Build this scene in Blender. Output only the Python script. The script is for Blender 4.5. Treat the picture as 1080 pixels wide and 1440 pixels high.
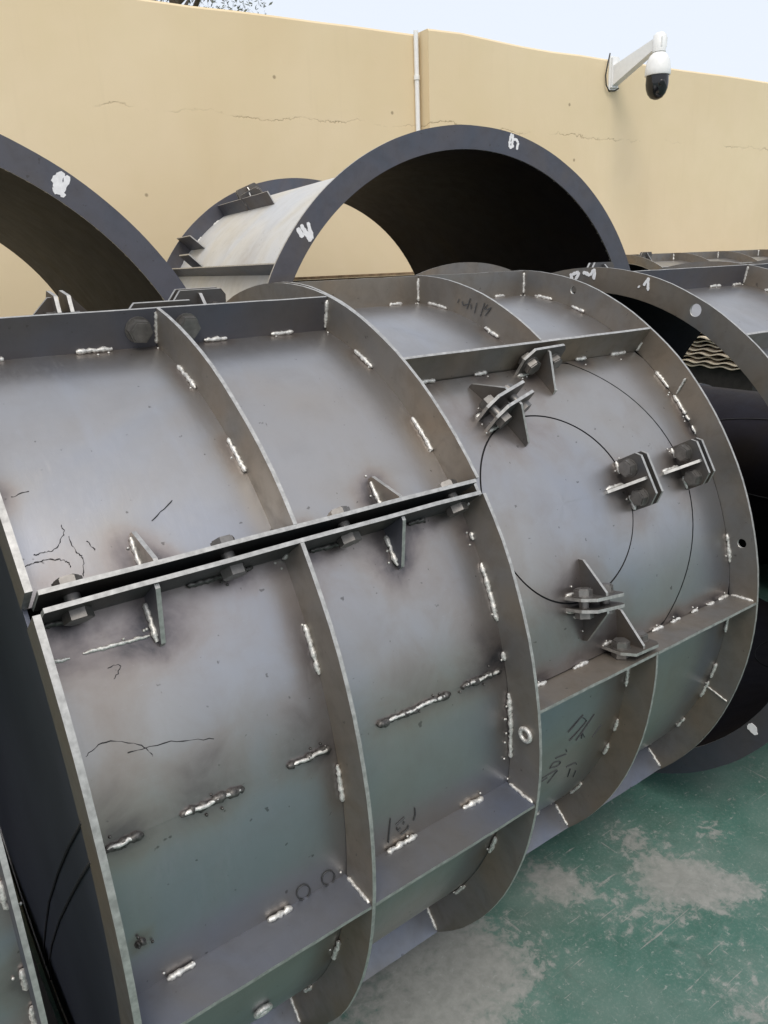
import bpy, math, random
from mathutils import Vector, Matrix, noise
rnd = random.Random(7)
R_ = math.radians
for o in list(bpy.data.objects): bpy.data.objects.remove(o)
scene = bpy.context.scene
col = scene.collection

# ------------------------------------------------------------------ camera
H = 1.53
cd = bpy.data.cameras.new('camera'); cam = bpy.data.objects.new('camera', cd); col.objects.link(cam)
fw = Vector((0.5507473, 0.7759069, -0.3076458)); rt = Vector((0.8080408, -0.5879993, -0.0364263)); up = Vector((0.2091589, 0.2285287, 0.9508034))
m = Matrix.Identity(4)
for i in range(3):
    m[i][0] = rt[i]; m[i][1] = up[i]; m[i][2] = -fw[i]
m[2][3] = H
cam.matrix_world = m
cd.sensor_fit = 'HORIZONTAL'; cd.sensor_width = 36.0; cd.lens = 36.0 * 1078.384 / 1080.0
cd.clip_start = 0.02; cd.clip_end = 2000
scene.camera = cam
scene.render.resolution_x = 768; scene.render.resolution_y = 1024

# ------------------------------------------------------------------ sky, sun, exposure
SUN_EL, SUN_AZ = R_(58), R_(215)          # azimuth measured clockwise from +Y: behind and left of the viewer
w = bpy.data.worlds.new('World'); scene.world = w; w.use_nodes = True
nt = w.node_tree; nt.nodes.clear()
sky = nt.nodes.new('ShaderNodeTexSky'); sky.sky_type = 'NISHITA'; sky.sun_disc = False
sky.sun_elevation = SUN_EL; sky.sun_rotation = SUN_AZ; sky.dust_density = 6.0; sky.air_density = 1.0; sky.ozone_density = 1.0
mx = nt.nodes.new('ShaderNodeMix'); mx.data_type = 'RGBA'; mx.inputs[0].default_value = 0.66
mx.inputs[7].default_value = (10.0, 10.5, 11.3, 1)      # thin white overcast veil over the blue sky
bg = nt.nodes.new('ShaderNodeBackground'); bg.inputs[1].default_value = 0.1
out = nt.nodes.new('ShaderNodeOutputWorld')
nt.links.new(sky.outputs[0], mx.inputs[6]); nt.links.new(mx.outputs[2], bg.inputs[0]); nt.links.new(bg.outputs[0], out.inputs[0])
sl = bpy.data.lights.new('sun', 'SUN'); sl.energy = 1.45; sl.angle = R_(30); sl.color = (1.0, 0.95, 0.86)
so = bpy.data.objects.new('sun', sl); col.objects.link(so)
sd = Vector((math.sin(SUN_AZ) * math.cos(SUN_EL), math.cos(SUN_AZ) * math.cos(SUN_EL), math.sin(SUN_EL)))
so.rotation_euler = (-sd).to_track_quat('-Z', 'Y').to_euler(); so.location = sd * 20
scene.view_settings.view_transform = 'Standard'; scene.view_settings.look = 'None'
scene.view_settings.exposure = 0.24; scene.view_settings.gamma = 1.0

# ------------------------------------------------------------------ material helpers
class N:
    def __init__(s, name):
        s.m = bpy.data.materials.new(name); s.m.use_nodes = True
        s.t = s.m.node_tree; s.t.nodes.clear()
        s.o = s.t.nodes.new('ShaderNodeOutputMaterial'); s.b = s.t.nodes.new('ShaderNodeBsdfPrincipled')
        s.t.links.new(s.b.outputs[0], s.o.inputs[0])
        s.c = s.t.nodes.new('ShaderNodeTexCoord').outputs['Object']
    def put(s, sock, v):
        if hasattr(v, 'is_linked') or isinstance(v, bpy.types.NodeSocket): s.t.links.new(v, sock)
        else: sock.default_value = v
    def noise(s, scale, detail=4, rough=.55, dist=0, vec=None, sc=None):
        n = s.t.nodes.new('ShaderNodeTexNoise'); v = vec or s.c
        if sc:
            mp = s.t.nodes.new('ShaderNodeMapping'); mp.inputs['Scale'].default_value = sc; s.t.links.new(v, mp.inputs[0]); v = mp.outputs[0]
        s.t.links.new(v, n.inputs['Vector']); n.inputs['Scale'].default_value = scale; n.inputs['Detail'].default_value = detail
        n.inputs['Roughness'].default_value = rough; n.inputs['Distortion'].default_value = dist
        return n.outputs[0]
    def ramp(s, fac, stops):
        r = s.t.nodes.new('ShaderNodeValToRGB'); e = r.color_ramp.elements
        while len(e) < len(stops): e.new(.5)
        for k, (p, c) in enumerate(stops):
            e[k].position = p; e[k].color = (c, c, c, 1) if isinstance(c, (int, float)) else (*c, 1)
        s.t.links.new(fac, r.inputs[0]); return r.outputs[0]
    def mix(s, fac, a, b, mode='MIX'):
        n = s.t.nodes.new('ShaderNodeMix'); n.data_type = 'RGBA'; n.blend_type = mode
        s.put(n.inputs[0], fac)
        for k, v in ((6, a), (7, b)):
            s.put(n.inputs[k], (*v, 1) if isinstance(v, tuple) and len(v) == 3 else v)
        return n.outputs[2]
    def math(s, op, a, b=0.0, clamp=False):
        n = s.t.nodes.new('ShaderNodeMath'); n.operation = op; n.use_clamp = clamp
        s.put(n.inputs[0], a); s.put(n.inputs[1], b); return n.outputs[0]
    def bump(s, h, strength=.2, dist=.002):
        n = s.t.nodes.new('ShaderNodeBump'); n.inputs['Strength'].default_value = strength; n.inputs['Distance'].default_value = dist
        s.t.links.new(h, n.inputs['Height']); s.t.links.new(n.outputs[0], s.b.inputs['Normal'])
    def fin(s, color, rough, metal=0.0):
        s.put(s.b.inputs['Base Color'], (*color, 1) if isinstance(color, tuple) else color)
        s.put(s.b.inputs['Roughness'], rough); s.put(s.b.inputs['Metallic'], metal); return s.m

def steel(name, cool, mid, warm, rough=(.34, .5), metal=.8, heat=False, stain=.35, scale=2.6):
    n = N(name)
    big = n.noise(scale, 3, .5, .6)
    c = n.ramp(big, [(.32, cool), (.5, mid), (.7, warm)])
    med = n.noise(scale * 5, 5, .6, .4)
    c = n.mix(n.ramp(med, [(.45, 0.0), (.75, stain)]), c, tuple(v * .55 for v in warm))
    drip = n.noise(9, 4, .6, .2, sc=(2.5, .5, .5))
    c = n.mix(n.ramp(drip, [(.55, 0.0), (.8, .25)]), c, tuple(min(1, v * 1.25) for v in cool))
    fine = n.noise(170, 3, .6)
    if heat:
        at = n.t.nodes.new('ShaderNodeUVMap'); at.uv_map = 'heat'; ah = n.t.nodes.new('ShaderNodeSeparateXYZ'); n.t.links.new(at.outputs[0], ah.inputs[0])
        hn = n.math('MULTIPLY', ah.outputs[0], n.math('ADD', n.math('MULTIPLY', med, 1.9), 0.05))
        straw = n.ramp(hn, [(.0, 0.0), (.3, .45), (.6, .7), (.95, .9)])
        hc = n.ramp(hn, [(.05, (.37, .33, .265)), (.35, (.30, .24, .19)), (.65, (.18, .145, .13)), (.95, (.06, .055, .06))])
        c = n.mix(straw, c, hc)
    sp = n.noise(75, 2, .5)
    c = n.mix(n.ramp(sp, [(.72, 0.0), (.76, .55)]), c, (.05, .045, .04))
    scr = n.noise(28, 6, .75, 1.5, sc=(6, 1, 1))
    scf = n.noise(40, 5, .8, 2.0, sc=(1, 5, 5)); c = n.mix(n.ramp(scf, [(.62, 0.0), (.72, .22)]), c, tuple(min(1, v * 1.5) for v in mid))
    rr = n.math('ADD', n.math('MULTIPLY', med, rough[1] - rough[0]), rough[0])
    rr = n.math('ADD', rr, n.math('MULTIPLY', n.ramp(scr, [(.5, 0.0), (.75, 1.0)]), .12))
    h = n.math('ADD', n.math('MULTIPLY', fine, .25), n.math('MULTIPLY', scr, .6))
    n.bump(h, .12, .0012)
    return n.fin(c, rr, metal)

SHELL = steel('rolled_steel_sheet', (.335, .35, .395), (.365, .36, .365), (.365, .335, .31), (.27, .42), .9, heat=True, stain=.2)
PLATE = steel('mill_scale_flat_bar', (.20, .195, .19), (.23, .207, .18), (.245, .198, .15), (.40, .55), .65, stain=.45, scale=5)
DARKP = steel('mill_scale_and_shade_plate', (.085, .095, .12), (.10, .10, .118), (.11, .10, .10), (.40, .55), .55, stain=.3, scale=4)
INNER = steel('dark_sheet_inner_shade', (.022, .022, .032), (.024, .022, .028), (.03, .024, .022), (.58, .72), .9, heat=False, stain=.4)  # near-black colour paints in the shade inside the cylinders; also colours the drum
def simple(name, c, rough, metal=0, var=.25, scale=40, bump=.15):
    n = N(name); k = n.noise(scale, 4, .6)
    cc = n.mix(n.ramp(k, [(.35, 0.0), (.7, 1.0)]), tuple(v * (1 - var) for v in c), tuple(min(1, v * (1 + var)) for v in c))
    n.bump(k, bump, .001); return n.fin(cc, rough, metal)
EDGE = simple('sawn_steel_edge', (.46, .45, .43), .45, .75, .22, 90)
WELD = simple('weld_metal', (.66, .65, .62), .5, .6, .35, 260, .6)
BURN = simple('burnt_weld', (.10, .095, .09), .45, .6, .6, 160, .6)
BOLT = simple('bolt_steel', (.20, .19, .18), .42, .75, .2, 70, .12)
PAINT = simple('white_paint_mark', (.78, .78, .79), .7, 0, .08, 90, .3)
CHALK = simple('black_marker', (.05, .052, .055), .7, 0, .2, 90)
GREASE = steel('greasy_joint_plate', (.035, .04, .045), (.045, .045, .045), (.06, .05, .042), (.45, .6), .35, stain=.3, scale=6)
LUGM = steel('flame_cut_lug', (.10, .10, .105), (.12, .11, .10), (.13, .105, .085), (.42, .56), .6, stain=.4, scale=9)
ENDP = simple('navy_end_sheet', (.12, .13, .165), .40, .75, .12, 5, .03)
PALE = steel('pale_sheet', (.58, .60, .63), (.62, .62, .61), (.60, .58, .53), (.45, .6), .45, heat=True, stain=.2)  # lighter base colour for the outside of the wide cylinders
SHADE_BLACK = simple('black_shade_fill', (.02, .018, .016), .9, 0, .3, 25)  # near-black base colour standing in for shade in gaps
SEAM = simple('dark_seam', (.02, .02, .022), .8, 0, .2, 90)
WHITEP = simple('white_plastic', (.80, .80, .79), .35, 0, .03, 30, .02)
BLACKG = simple('smoked_dome', (.012, .012, .014), .08, 0, .1, 30, 0)
RUBBER = simple('black_cable', (.015, .015, .015), .5, 0, .2, 60)
RUST = simple('rusty_bar', (.24, .16, .09), .75, .2, .4, 14)

# ------------------------------------------------------------------ mesh helper
class MB:
    def __init__(s): s.v = []; s.f = []; s.mi = []; s.sm = []
    def add(s, verts, faces, mi=0, smooth=False):
        b = len(s.v); s.v += [tuple(p) for p in verts]
        for f in faces: s.f.append([b + i for i in f]); s.mi.append(mi); s.sm.append(smooth)
    def prism(s, poly, ext, mi=0, me=None):
        "poly: planar points, ext: extrusion vector; me = material of the narrow side faces"
        n = len(poly); ext = Vector(ext); a = [Vector(p) for p in poly]; b = [p + ext for p in a]
        nrm = Vector((0, 0, 0))
        for i in range(n): nrm += a[i].cross(a[(i + 1) % n])
        if nrm.dot(ext) > 0: a.reverse(); b.reverse()
        s.add(a + b, [list(range(n)), list(range(2 * n - 1, n - 1, -1))], mi)
        s.add(a + b, [[(i + 1) % n, i, n + i, n + (i + 1) % n] for i in range(n)], mi if me is None else me)
    def box(s, lo, hi, mi=0):
        (a, b, c), (d, e, f) = lo, hi
        s.prism([(a, b, c), (d, b, c), (d, e, c), (a, e, c)], (0, 0, f - c), mi)
    def tube(s, pts, rad, n=8, mi=0, smooth=True):
        pts = [Vector(p) for p in pts]; rad = rad if isinstance(rad, (list, tuple)) else [rad] * len(pts)
        rings = []; prev = None
        for i, p in enumerate(pts):
            t = (pts[min(i + 1, len(pts) - 1)] - pts[max(i - 1, 0)]).normalized()
            u = prev - t * prev.dot(t) if prev else t.orthogonal()
            u.normalize(); prev = u; v = t.cross(u)
            rings.append([p + (u * math.cos(k * 2 * math.pi / n) + v * math.sin(k * 2 * math.pi / n)) * rad[i] for k in range(n)])
        V = [q for r in rings for q in r]; F = []
        for i in range(len(pts) - 1):
            for k in range(n): F.append([i * n + k, i * n + (k + 1) % n, (i + 1) * n + (k + 1) % n, (i + 1) * n + k])
        s.add(V, F, mi, smooth)
        s.add(V, [list(range(n - 1, -1, -1)), [(len(pts) - 1) * n + k for k in range(n)]], mi)
    def lathe(s, prof, c=(0, 0, 0), axis=(0, 0, 1), n=24, mi=0, smooth=True):
        ax = Vector(axis).normalized(); u = ax.orthogonal().normalized(); v = ax.cross(u); c = Vector(c)
        V = []
        for r, h in prof:
            for k in range(n):
                a = 2 * math.pi * k / n; V.append(c + ax * h + (u * math.cos(a) + v * math.sin(a)) * r)
        F = [[i * n + k, i * n + (k + 1) % n, (i + 1) * n + (k + 1) % n, (i + 1) * n + k] for i in range(len(prof) - 1) for k in range(n)]
        s.add(V, F, mi, smooth)
        s.add(V, [list(range(n - 1, -1, -1)), [(len(prof) - 1) * n + k for k in range(n)]], mi)
    def build(s, name, mats, parent=None, kind=None):
        me = bpy.data.meshes.new(name); me.from_pydata(s.v, [], s.f)
        for mt in (mats if isinstance(mats, (list, tuple)) else [mats]): me.materials.append(mt)
        me.polygons.foreach_set('material_index', s.mi); me.polygons.foreach_set('use_smooth', s.sm); me.update()
        o = bpy.data.objects.new(name, me); col.objects.link(o)
        if parent: o.parent = parent
        if kind: o['kind'] = kind
        return o
def tag(o, label, cat, group=None):
    o['label'] = label; o['category'] = cat
    if group: o['group'] = group
    return o
def empty(name, loc, rz=0):
    o = bpy.data.objects.new(name, None); o.location = loc; o.rotation_euler = (0, 0, rz); o.empty_display_size = .1
    col.objects.link(o); return o
def cutholes(o, cuts):
    "drill real holes: cuts = list of (centre, axis, radius) in the object's own space"
    mb = MB()
    for c, a, r in cuts:
        a = Vector(a).normalized(); mb.lathe([(r, -.05), (r, .05)], c, a, 20)
    k = mb.build('cutter', EDGE); k.matrix_world = Matrix.Identity(4)
    par, o.parent = o.parent, None
    md = o.modifiers.new('b', 'BOOLEAN'); md.operation = 'DIFFERENCE'; md.object = k; md.solver = 'EXACT'
    bpy.context.view_layer.update()
    me = bpy.data.meshes.new_from_object(o.evaluated_get(bpy.context.evaluated_depsgraph_get()))
    o.modifiers.clear(); o.data = me; o.parent = par
    bpy.data.objects.remove(k)

# ------------------------------------------------------------------ a mould: cylinder lying along its local x
class Mould:
    def __init__(s, name, org, yaw, xm, zc, R, r):
        "org: world point of the axis at x=0 on the ground; xm: x of the thing's origin"
        s.R, s.r, s.xm, s.zc = R, r, xm, zc
        s.e = empty(name, (org[0] + xm * math.cos(yaw), org[1] + xm * math.sin(yaw), 0), yaw)
        s.hot = []; s.shells = []
    def p(s, x, th, r):
        t = R_(th); return Vector((x - s.xm, -r * math.cos(t), s.zc + r * math.sin(t)))
    def frame(s, th):
        t = R_(th); return Vector((0, -math.cos(t), math.sin(t))), Vector((0, math.sin(t), math.cos(t)))   # radial, tangential
    def ring(s, x, th0=0, th1=360, r0=None, r1=None, t=.006, mats=None, name='flange_ring', warp=.0016, step=3):
        r0 = r0 or s.r; r1 = r1 or s.R; full = abs(th1 - th0) >= 359.9; n = max(3, int(abs(th1 - th0) / step))
        mb = MB(); V = []; seed = rnd.random() * 50
        cnt = n if full else n + 1
        for i in range(cnt):
            th = th0 + (th1 - th0) * i / n
            a = R_(th); wv = warp * noise.noise(Vector((math.cos(a) * 3 + seed, math.sin(a) * 3, 0))); rv = r1 + .0012 * noise.noise(Vector((math.cos(a) * 9, math.sin(a) * 9, seed)))
            V += [s.p(x - t / 2, th, r0), s.p(x - t / 2 + wv, th, rv), s.p(x + t / 2 + wv, th, rv), s.p(x + t / 2, th, r0)]
        for k, mi in ((0, 0), (1, 1), (2, 0), (3, 1)):
            F = []
            for i in range(n):
                a = i * 4; b = ((i + 1) % cnt) * 4; F.append([a + k, b + k, b + (k + 1) % 4, a + (k + 1) % 4])
            mb.add(V, F, mi)
        if not full: mb.add(V, [[0, 1, 2, 3], [n * 4 + 3, n * 4 + 2, n * 4 + 1, n * 4]], 1)
        return mb.build(name, mats or [PLATE, EDGE], s.e)
    def stringer(s, th, x0, x1, r0=None, r1=None, t=.006, mats=None, name='stiffener_plate', n=14):
        r0 = r0 or s.r; r1 = r1 or s.R; o, tt = s.frame(th); mb = MB(); V = []; sd = rnd.random() * 99
        for i in range(n + 1):
            x = x0 + (x1 - x0) * i / n; wv = .0015 * noise.noise(Vector((x * 7, sd, 0))); rv = r1 - .001 + .001 * noise.noise(Vector((x * 25, sd, 5)))
            for rr, sg, ww in ((r0 - .002, -1, 0), (rv, -1, wv), (rv, 1, wv), (r0 - .002, 1, 0)):
                V.append(s.p(x, th, rr) + tt * (sg * t / 2 + ww))
        for k, mi in ((0, 0), (1, 1), (2, 0), (3, 0)):
            mb.add(V, [[i * 4 + k, i * 4 + 4 + k, i * 4 + 4 + (k + 1) % 4, i * 4 + (k + 1) % 4][::-1] for i in range(n)], mi)
        mb.add(V, [[0, 1, 2, 3], [n * 4 + 3, n * 4 + 2, n * 4 + 1, n * 4]], 1)
        return mb.build(name, mats or [PLATE, EDGE], s.e)
    def shell(s, x0, x1, th0, th1, r=None, t=.005, name='shell_plate', mats=None, res=.014, dent=.0012, step=None):
        r = r or s.r; nx = max(2, int((x1 - x0) / res)); nt_ = max(3, int(R_(th1 - th0) * r / (step or res)))
        full = th1 - th0 >= 359.9; mb = MB(); V = []; sd = rnd.random() * 30; idx = lambda i, j: i * cj + j; cj = nt_ + 1
        V2 = []
        for i in range(nx + 1):
            x = x0 + (x1 - x0) * i / nx
            for j in range(nt_ + 1):
                th = th0 + (th1 - th0) * j / nt_
                d = dent * noise.noise(Vector((x * 5 + sd, math.cos(R_(th)) * 3.2, math.sin(R_(th)) * 3.2)))
                V.append(s.p(x, th, r + d)); V2.append(s.p(x, th, r - t))
        F = [[idx(i, j), idx(i, j + 1), idx(i + 1, j + 1), idx(i + 1, j)] for i in range(nx) for j in range(nt_)]
        mb.add(V, F, 0, True)
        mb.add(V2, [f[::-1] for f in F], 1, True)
        b = len(V); W = V + V2; E_ = []
        for j in range(nt_):
            E_ += [[idx(0, j + 1), idx(0, j), b + idx(0, j), b + idx(0, j + 1)], [idx(nx, j), idx(nx, j + 1), b + idx(nx, j + 1), b + idx(nx, j)]]
        if not full:
            for i in range(nx):
                E_ += [[idx(i, 0), idx(i + 1, 0), b + idx(i + 1, 0), b + idx(i, 0)], [idx(i + 1, nt_), idx(i, nt_), b + idx(i, nt_), b + idx(i + 1, nt_)]]
        mb.add(W, E_, 2)
        o = mb.build(name, mats or [SHELL, INNER, EDGE], s.e); s.shells.append(o); return o
    def patch(s, x, sc, rho0, rho1, lim=None, t=.004, gap=.0017, name='shell_plate', r=None):
        "flush disc (rho0=0) or annular panel round (x, arc length sc), clipped to the rectangle lim, on the outer face"
        r = r or s.r; mb = MB(); n = 96; V = []; kk = 14 if rho0 == 0 else 16
        for k in range(kk + 1):
            for j in range(n):
                a = 2 * math.pi * j / n; hi = rho1
                if lim:
                    cx, sx = math.cos(a), math.sin(a)
                    for lo_, hi_, c_, d_ in ((lim[0], lim[1], x, cx), (lim[2], lim[3], sc, sx)):
                        if d_ > 1e-6: hi = min(hi, (hi_ - c_) / d_)
                        elif d_ < -1e-6: hi = min(hi, (lo_ - c_) / d_)
                lo = rho0 + (gap if rho0 else .004); rr = lo + (hi - gap - lo) * k / kk
                V.append(s.p(x + rr * math.cos(a), math.degrees((sc + rr * math.sin(a)) / s.r), r + .0008 * noise.noise(Vector((rr * 8, a, rho0 * 9)))))
        F = [[k * n + j, (k + 1) * n + j, (k + 1) * n + (j + 1) % n, k * n + (j + 1) % n] for k in range(kk) for j in range(n)]
        mb.add(V, F, 0, True)
        if rho0 == 0: mb.add(V, [[j for j in range(n)]], 0, True)
        for k, fl in ((kk, 1), (0, -1)):
            if k == 0 and rho0 == 0: continue
            A = [V[k * n + j] for j in range(n)]
            B = []
            for q in A:
                v = Vector((0, q.y, q.z - s.zc)).normalized(); B.append(q - v * t)
            mb.add(A + B, [([j, n + j, n + (j + 1) % n, (j + 1) % n])[::fl] for j in range(n)], 1)
        o = mb.build(name, [SHELL, SEAM], s.e); s.shells.append(o); return o
    # ---- welds, bolts, lugs
    def bead(s, pts, rad=.005, mat=None, heat=.5, hs=.022, name='weld_bead', parent=None, spat=3):
        mb = MB(); P_ = []; rr = []
        pts = [Vector(q) for q in pts]; L = sum((pts[i + 1] - pts[i]).length for i in range(len(pts) - 1)); n = max(4, int(L / .004))
        for k in range(n + 1):
            u = k / n * (len(pts) - 1); i = min(int(u), len(pts) - 2); q = pts[i].lerp(pts[i + 1], u - i)
            j = Vector([rnd.uniform(-1, 1) for _ in range(3)]) * rad * .22
            P_.append(q + j); rr.append(rad * (rnd.uniform(.65, 1.2)) * (.55 if k in (0, n) else 1))
        mb.tube(P_, rr, 7)
        for _ in range(spat):
            q = P_[rnd.randrange(len(P_))] + Vector([rnd.uniform(-1, 1) for _ in range(3)]) * .014; q = s.drop(q)
            mb.lathe([(.0006, -.001), (.0022, 0), (.0016, .0015), (.0003, .002)], q, (q - Vector((q.x, 0, s.zc))), 6)
        if heat:
            for q in P_[::max(1, n // 4)]: s.hot.append((q.copy(), hs, heat))
        return mb.build(name, mat or WELD, parent or s.e)
    def drop(s, q):
        v = Vector((0, q.y, q.z - s.zc)); return Vector((q.x, 0, s.zc)) + v.normalized() * (s.r + .0005)
    def wring(s, x, ths, side=-1, ln=5, t=.006, rad=.0042, **k):
        "stitch welds where a ring meets the shell"
        for th in ths:
            l = ln * rnd.uniform(.75, 1.25)
            s.bead([s.p(x + side * (t / 2 + .002), th + l * u / 4, s.r + .003) for u in (-2, -1, 0, 1, 2)], rad, **k)
    def wstr(s, th, xs, side=1, ln=.045, t=.006, rad=.0042, **k):
        o, tt = s.frame(th)
        for x in xs:
            l = ln * rnd.uniform(.75, 1.3)
            s.bead([s.p(x + l * u / 4, th, s.r + .003) + tt * side * (t / 2 + .002) for u in (-2, -1, 0, 1, 2)], rad, **k)
    def wrad(s, x, th, sx=-1, st=1, t=.006, rad=.0038, lo=.1, hi=.9, **k):
        "weld up the corner where a ring crosses a stiffener"
        o, tt = s.frame(th); d = s.R - s.r
        s.bead([s.p(x + sx * (t / 2 + .0015), th, s.r + d * u) + tt * st * (t / 2 + .0015) for u in (lo, (lo + hi) / 2, hi)], rad, heat=0, **k)
    def bolt(s, c, a, L, rb=.0095, parent=None, name='bolt', tail=.012):
        mb = MB(); a = Vector(a).normalized(); c = Vector(c)
        u = a.orthogonal().normalized(); v = a.cross(u); ph = rnd.random() * 1.05
        hexa = lambda z, rr: [c + a * z + (u * math.cos(ph + k * math.pi / 3) + v * math.sin(ph + k * math.pi / 3)) * rr for k in range(6)]
        rh = rb * 1.85
        mb.lathe([(rb, -L / 2 - tail), (rb, L / 2)], c, a, 12)
        mb.lathe([(rh * 1.08, L / 2), (rh * 1.08, L / 2 + .0025)], c, a, 18)
        mb.prism(hexa(L / 2 + .0025, rh), a * rb * 1.15); mb.prism(hexa(L / 2 + .0025 + rb * 1.15, rh * .84), a * .0022)
        mb.prism(hexa(-L / 2, rh), -a * rb * 1.3)
        return mb.build(name, BOLT, parent or s.e)
    def gusset(s, c, d, o, a, G, Hh, t=.006, parent=None, name='gusset', mats=None):
        mats = mats or [LUGM, EDGE]
        "triangle: c base corner, d direction along the base, o up, a thickness direction"
        mb = MB(); c, d, o, a = Vector(c), Vector(d).normalized(), Vector(o).normalized(), Vector(a).normalized(); c = c - a * t / 2
        mb.prism([c - o * .004, c + d * G - o * .004, c + d * (G * .98) + o * .006, c + d * .006 + o * Hh, c + o * Hh], a * t, 0, 1)
        return mb.build(name, mats or [PLATE, EDGE], parent or s.e)
    def lug(s, x, th, phi=0, W=.11, Hh=.062, gap=.011, t=.006, pair=True, bolts=True, G=.065, sides=(1, -1), heat=.9, bs=1):
        o, tt = s.frame(th); ax = Vector((1, 0, 0)); f = R_(phi)
        u = ax * math.cos(f) + tt * math.sin(f); wv = tt * math.cos(f) - ax * math.sin(f); b = s.p(x, th, s.r)
        first = None
        for sg in ((1, -1) if pair else (sides[0],)):
            w0 = sg * (gap / 2) if pair else 0
            mb = MB(); q = b + wv * w0; cut = .018
            mb.prism([q - u * W / 2 - o * .008, q + u * W / 2 - o * .008, q + u * W / 2 + o * (Hh - cut * .6), q + u * (W / 2 - cut * .5) + o * Hh, q - u * (W / 2 - cut) + o * Hh, q - u * W / 2 + o * (Hh - cut * 1.3)], wv * sg * t, 0, 1)
            pl = mb.build('lug_plate', [LUGM, EDGE], s.e); first = first or pl
            if sg in sides:
                s.gusset(q + wv * sg * t, wv * sg, o, u, G, Hh * .92, parent=pl)
                g = q + wv * sg * t
                s.bead([g + u * .005 + wv * sg * .006 + o * .002, g + u * .005 + wv * sg * (G * .9) + o * .001], .004, parent=pl, heat=0, spat=2)
            s.bead([q - u * W * .48 + wv * sg * (t + .002) + o * .001, q - u * W * .2 + wv * sg * (t + .002) + o * .002], .0045, parent=pl, heat=0)
            s.bead([q + u * W * .25 + wv * sg * (t + .002) + o * .001, q + u * W * .48 + wv * sg * (t + .002) + o * .001], .0045, parent=pl, heat=0)
        if bolts:
            L = gap + 2 * t if pair else t
            for k in (-1, 1):
                s.bolt(b + u * k * W * .29 + o * Hh * .42 + (Vector() if pair else wv * sides[0] * t / 2), wv * bs, L, parent=first)
        s.hot.append((b, .075, heat * .75)); s.hot.append((b, .035, heat))
        return first
    def strokes(s, lines, wd, mat, name, dh=.0009, r=None, jit=.15, wob=0.0):
        "hand-drawn line on the shell: lines of (x, theta)"
        mb = MB()
        for ln in lines:
            P_ = []
            for i in range(len(ln) - 1):
                k = 7; a0, a1, a2, a3 = ln[max(i - 1, 0)], ln[i], ln[i + 1], ln[min(i + 2, len(ln) - 1)]
                for q in range(k):
                    u = q / k; P_.append([.5 * (2 * a1[c] + (a2[c] - a0[c]) * u + (2 * a0[c] - 5 * a1[c] + 4 * a2[c] - a3[c]) * u * u + (3 * a1[c] - a0[c] - 3 * a2[c] + a3[c]) * u ** 3) + wob * rnd.uniform(-1, 1) * (.0012, .1)[c] for c in (0, 1)])
            P_.append(ln[-1]); pts = [s.p(x, th, (r or s.r) + dh) for x, th in P_]
            mb.tube(pts, [wd / 2 * rnd.uniform(1 - jit, 1 + jit) for _ in pts], 5)
        return mb.build(name, mat, s.e)
    def marks(s, x, lines, wd, mat, name, flat=.0012, jit=.3):
        "paint or marker on a ring face at local x: lines of (n, z) about the axis"
        mb = MB()
        for ln in lines:
            for i in range(len(ln) - 1):
                a = Vector((x - s.xm, ln[i][0], s.zc + ln[i][1])); b = Vector((x - s.xm, ln[i + 1][0], s.zc + ln[i + 1][1]))
                d = (b - a); L = max(d.length, 1e-4); d /= L; nv = d.cross(Vector((1, 0, 0))); k = max(2, int(L / (wd * .4)))
                l, rg = [], []
                for q in range(k + 1):
                    c = a + d * (L * q / k); e = .6 if q in (0, k) else 1
                    l.append(c + nv * wd / 2 * e * rnd.uniform(1 - jit, 1 + jit)); rg.append(c - nv * wd / 2 * e * rnd.uniform(1 - jit, 1 + jit))
                dx = Vector((-flat * (1 + .2 * rnd.random()), 0, 0))
                for q in range(k): mb.prism([l[q], l[q + 1], rg[q + 1], rg[q]], dx)
        return mb.build(name, mat, s.e)
    def finish(s, extra=()):
        hot = s.hot + list(extra)
        for o in s.shells:
            me = o.data; at = me.uv_layers.new(name='heat'); vals = [0.0] * len(me.vertices)
            near = [(c, sg, a) for c, sg, a in hot]
            for i, v in enumerate(me.vertices):
                h = 0.0; co = v.co
                for c, sg, a in near:
                    dx = abs(co.x - c.x)
                    if dx > 2.5 * sg: continue
                    d2 = (co - c).length_squared
                    if d2 < 6.2 * sg * sg: h = h + (1 - h) * a * .52 * math.exp(-d2 / (sg * sg))
                vals[i] = h
            at.data.foreach_set('uv', [q for l in me.loops for q in (vals[l.vertex_index], 0.0)])

# ------------------------------------------------------------------ traced line work (x, theta) or (n, z)
B_CHARS = [[(1.0736, -7.07), (1.0348, -9.24)], [(1.0686, -7.27), (1.0841, -8.41), (1.0851, -9.24), (1.0458, -11.48)], [(1.11, -8.22), (1.0682, -12.41)], [(1.0835, -11.28), (1.0959, -12.73)], [(1.0835, -11.28), (1.0856, -12.62)], [(1.1438, -11.84), (1.1234, -13.89)], [(1.0429, -13.34), (1.0471, -14.06)], [(1.015, -14.13), (1.048, -14.65)], [(1.0056, -16.12), (1.0137, -15.16), (1.0353, -15.84), (1.0323, -16.73), (1.0056, -16.12)], [(0.9917, -17.87), (1.0339, -17.98), (1.0327, -18.89), (1.02, -20.73)], [(0.9949, -18.87), (1.0102, -18.7)], [(1.0668, -18.79), (1.0952, -19.11), (1.1039, -19.93)], [(1.0867, -20.19), (1.094, -23.0)], [(1.1158, -22.28), (1.1211, -24.58)]]
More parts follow.
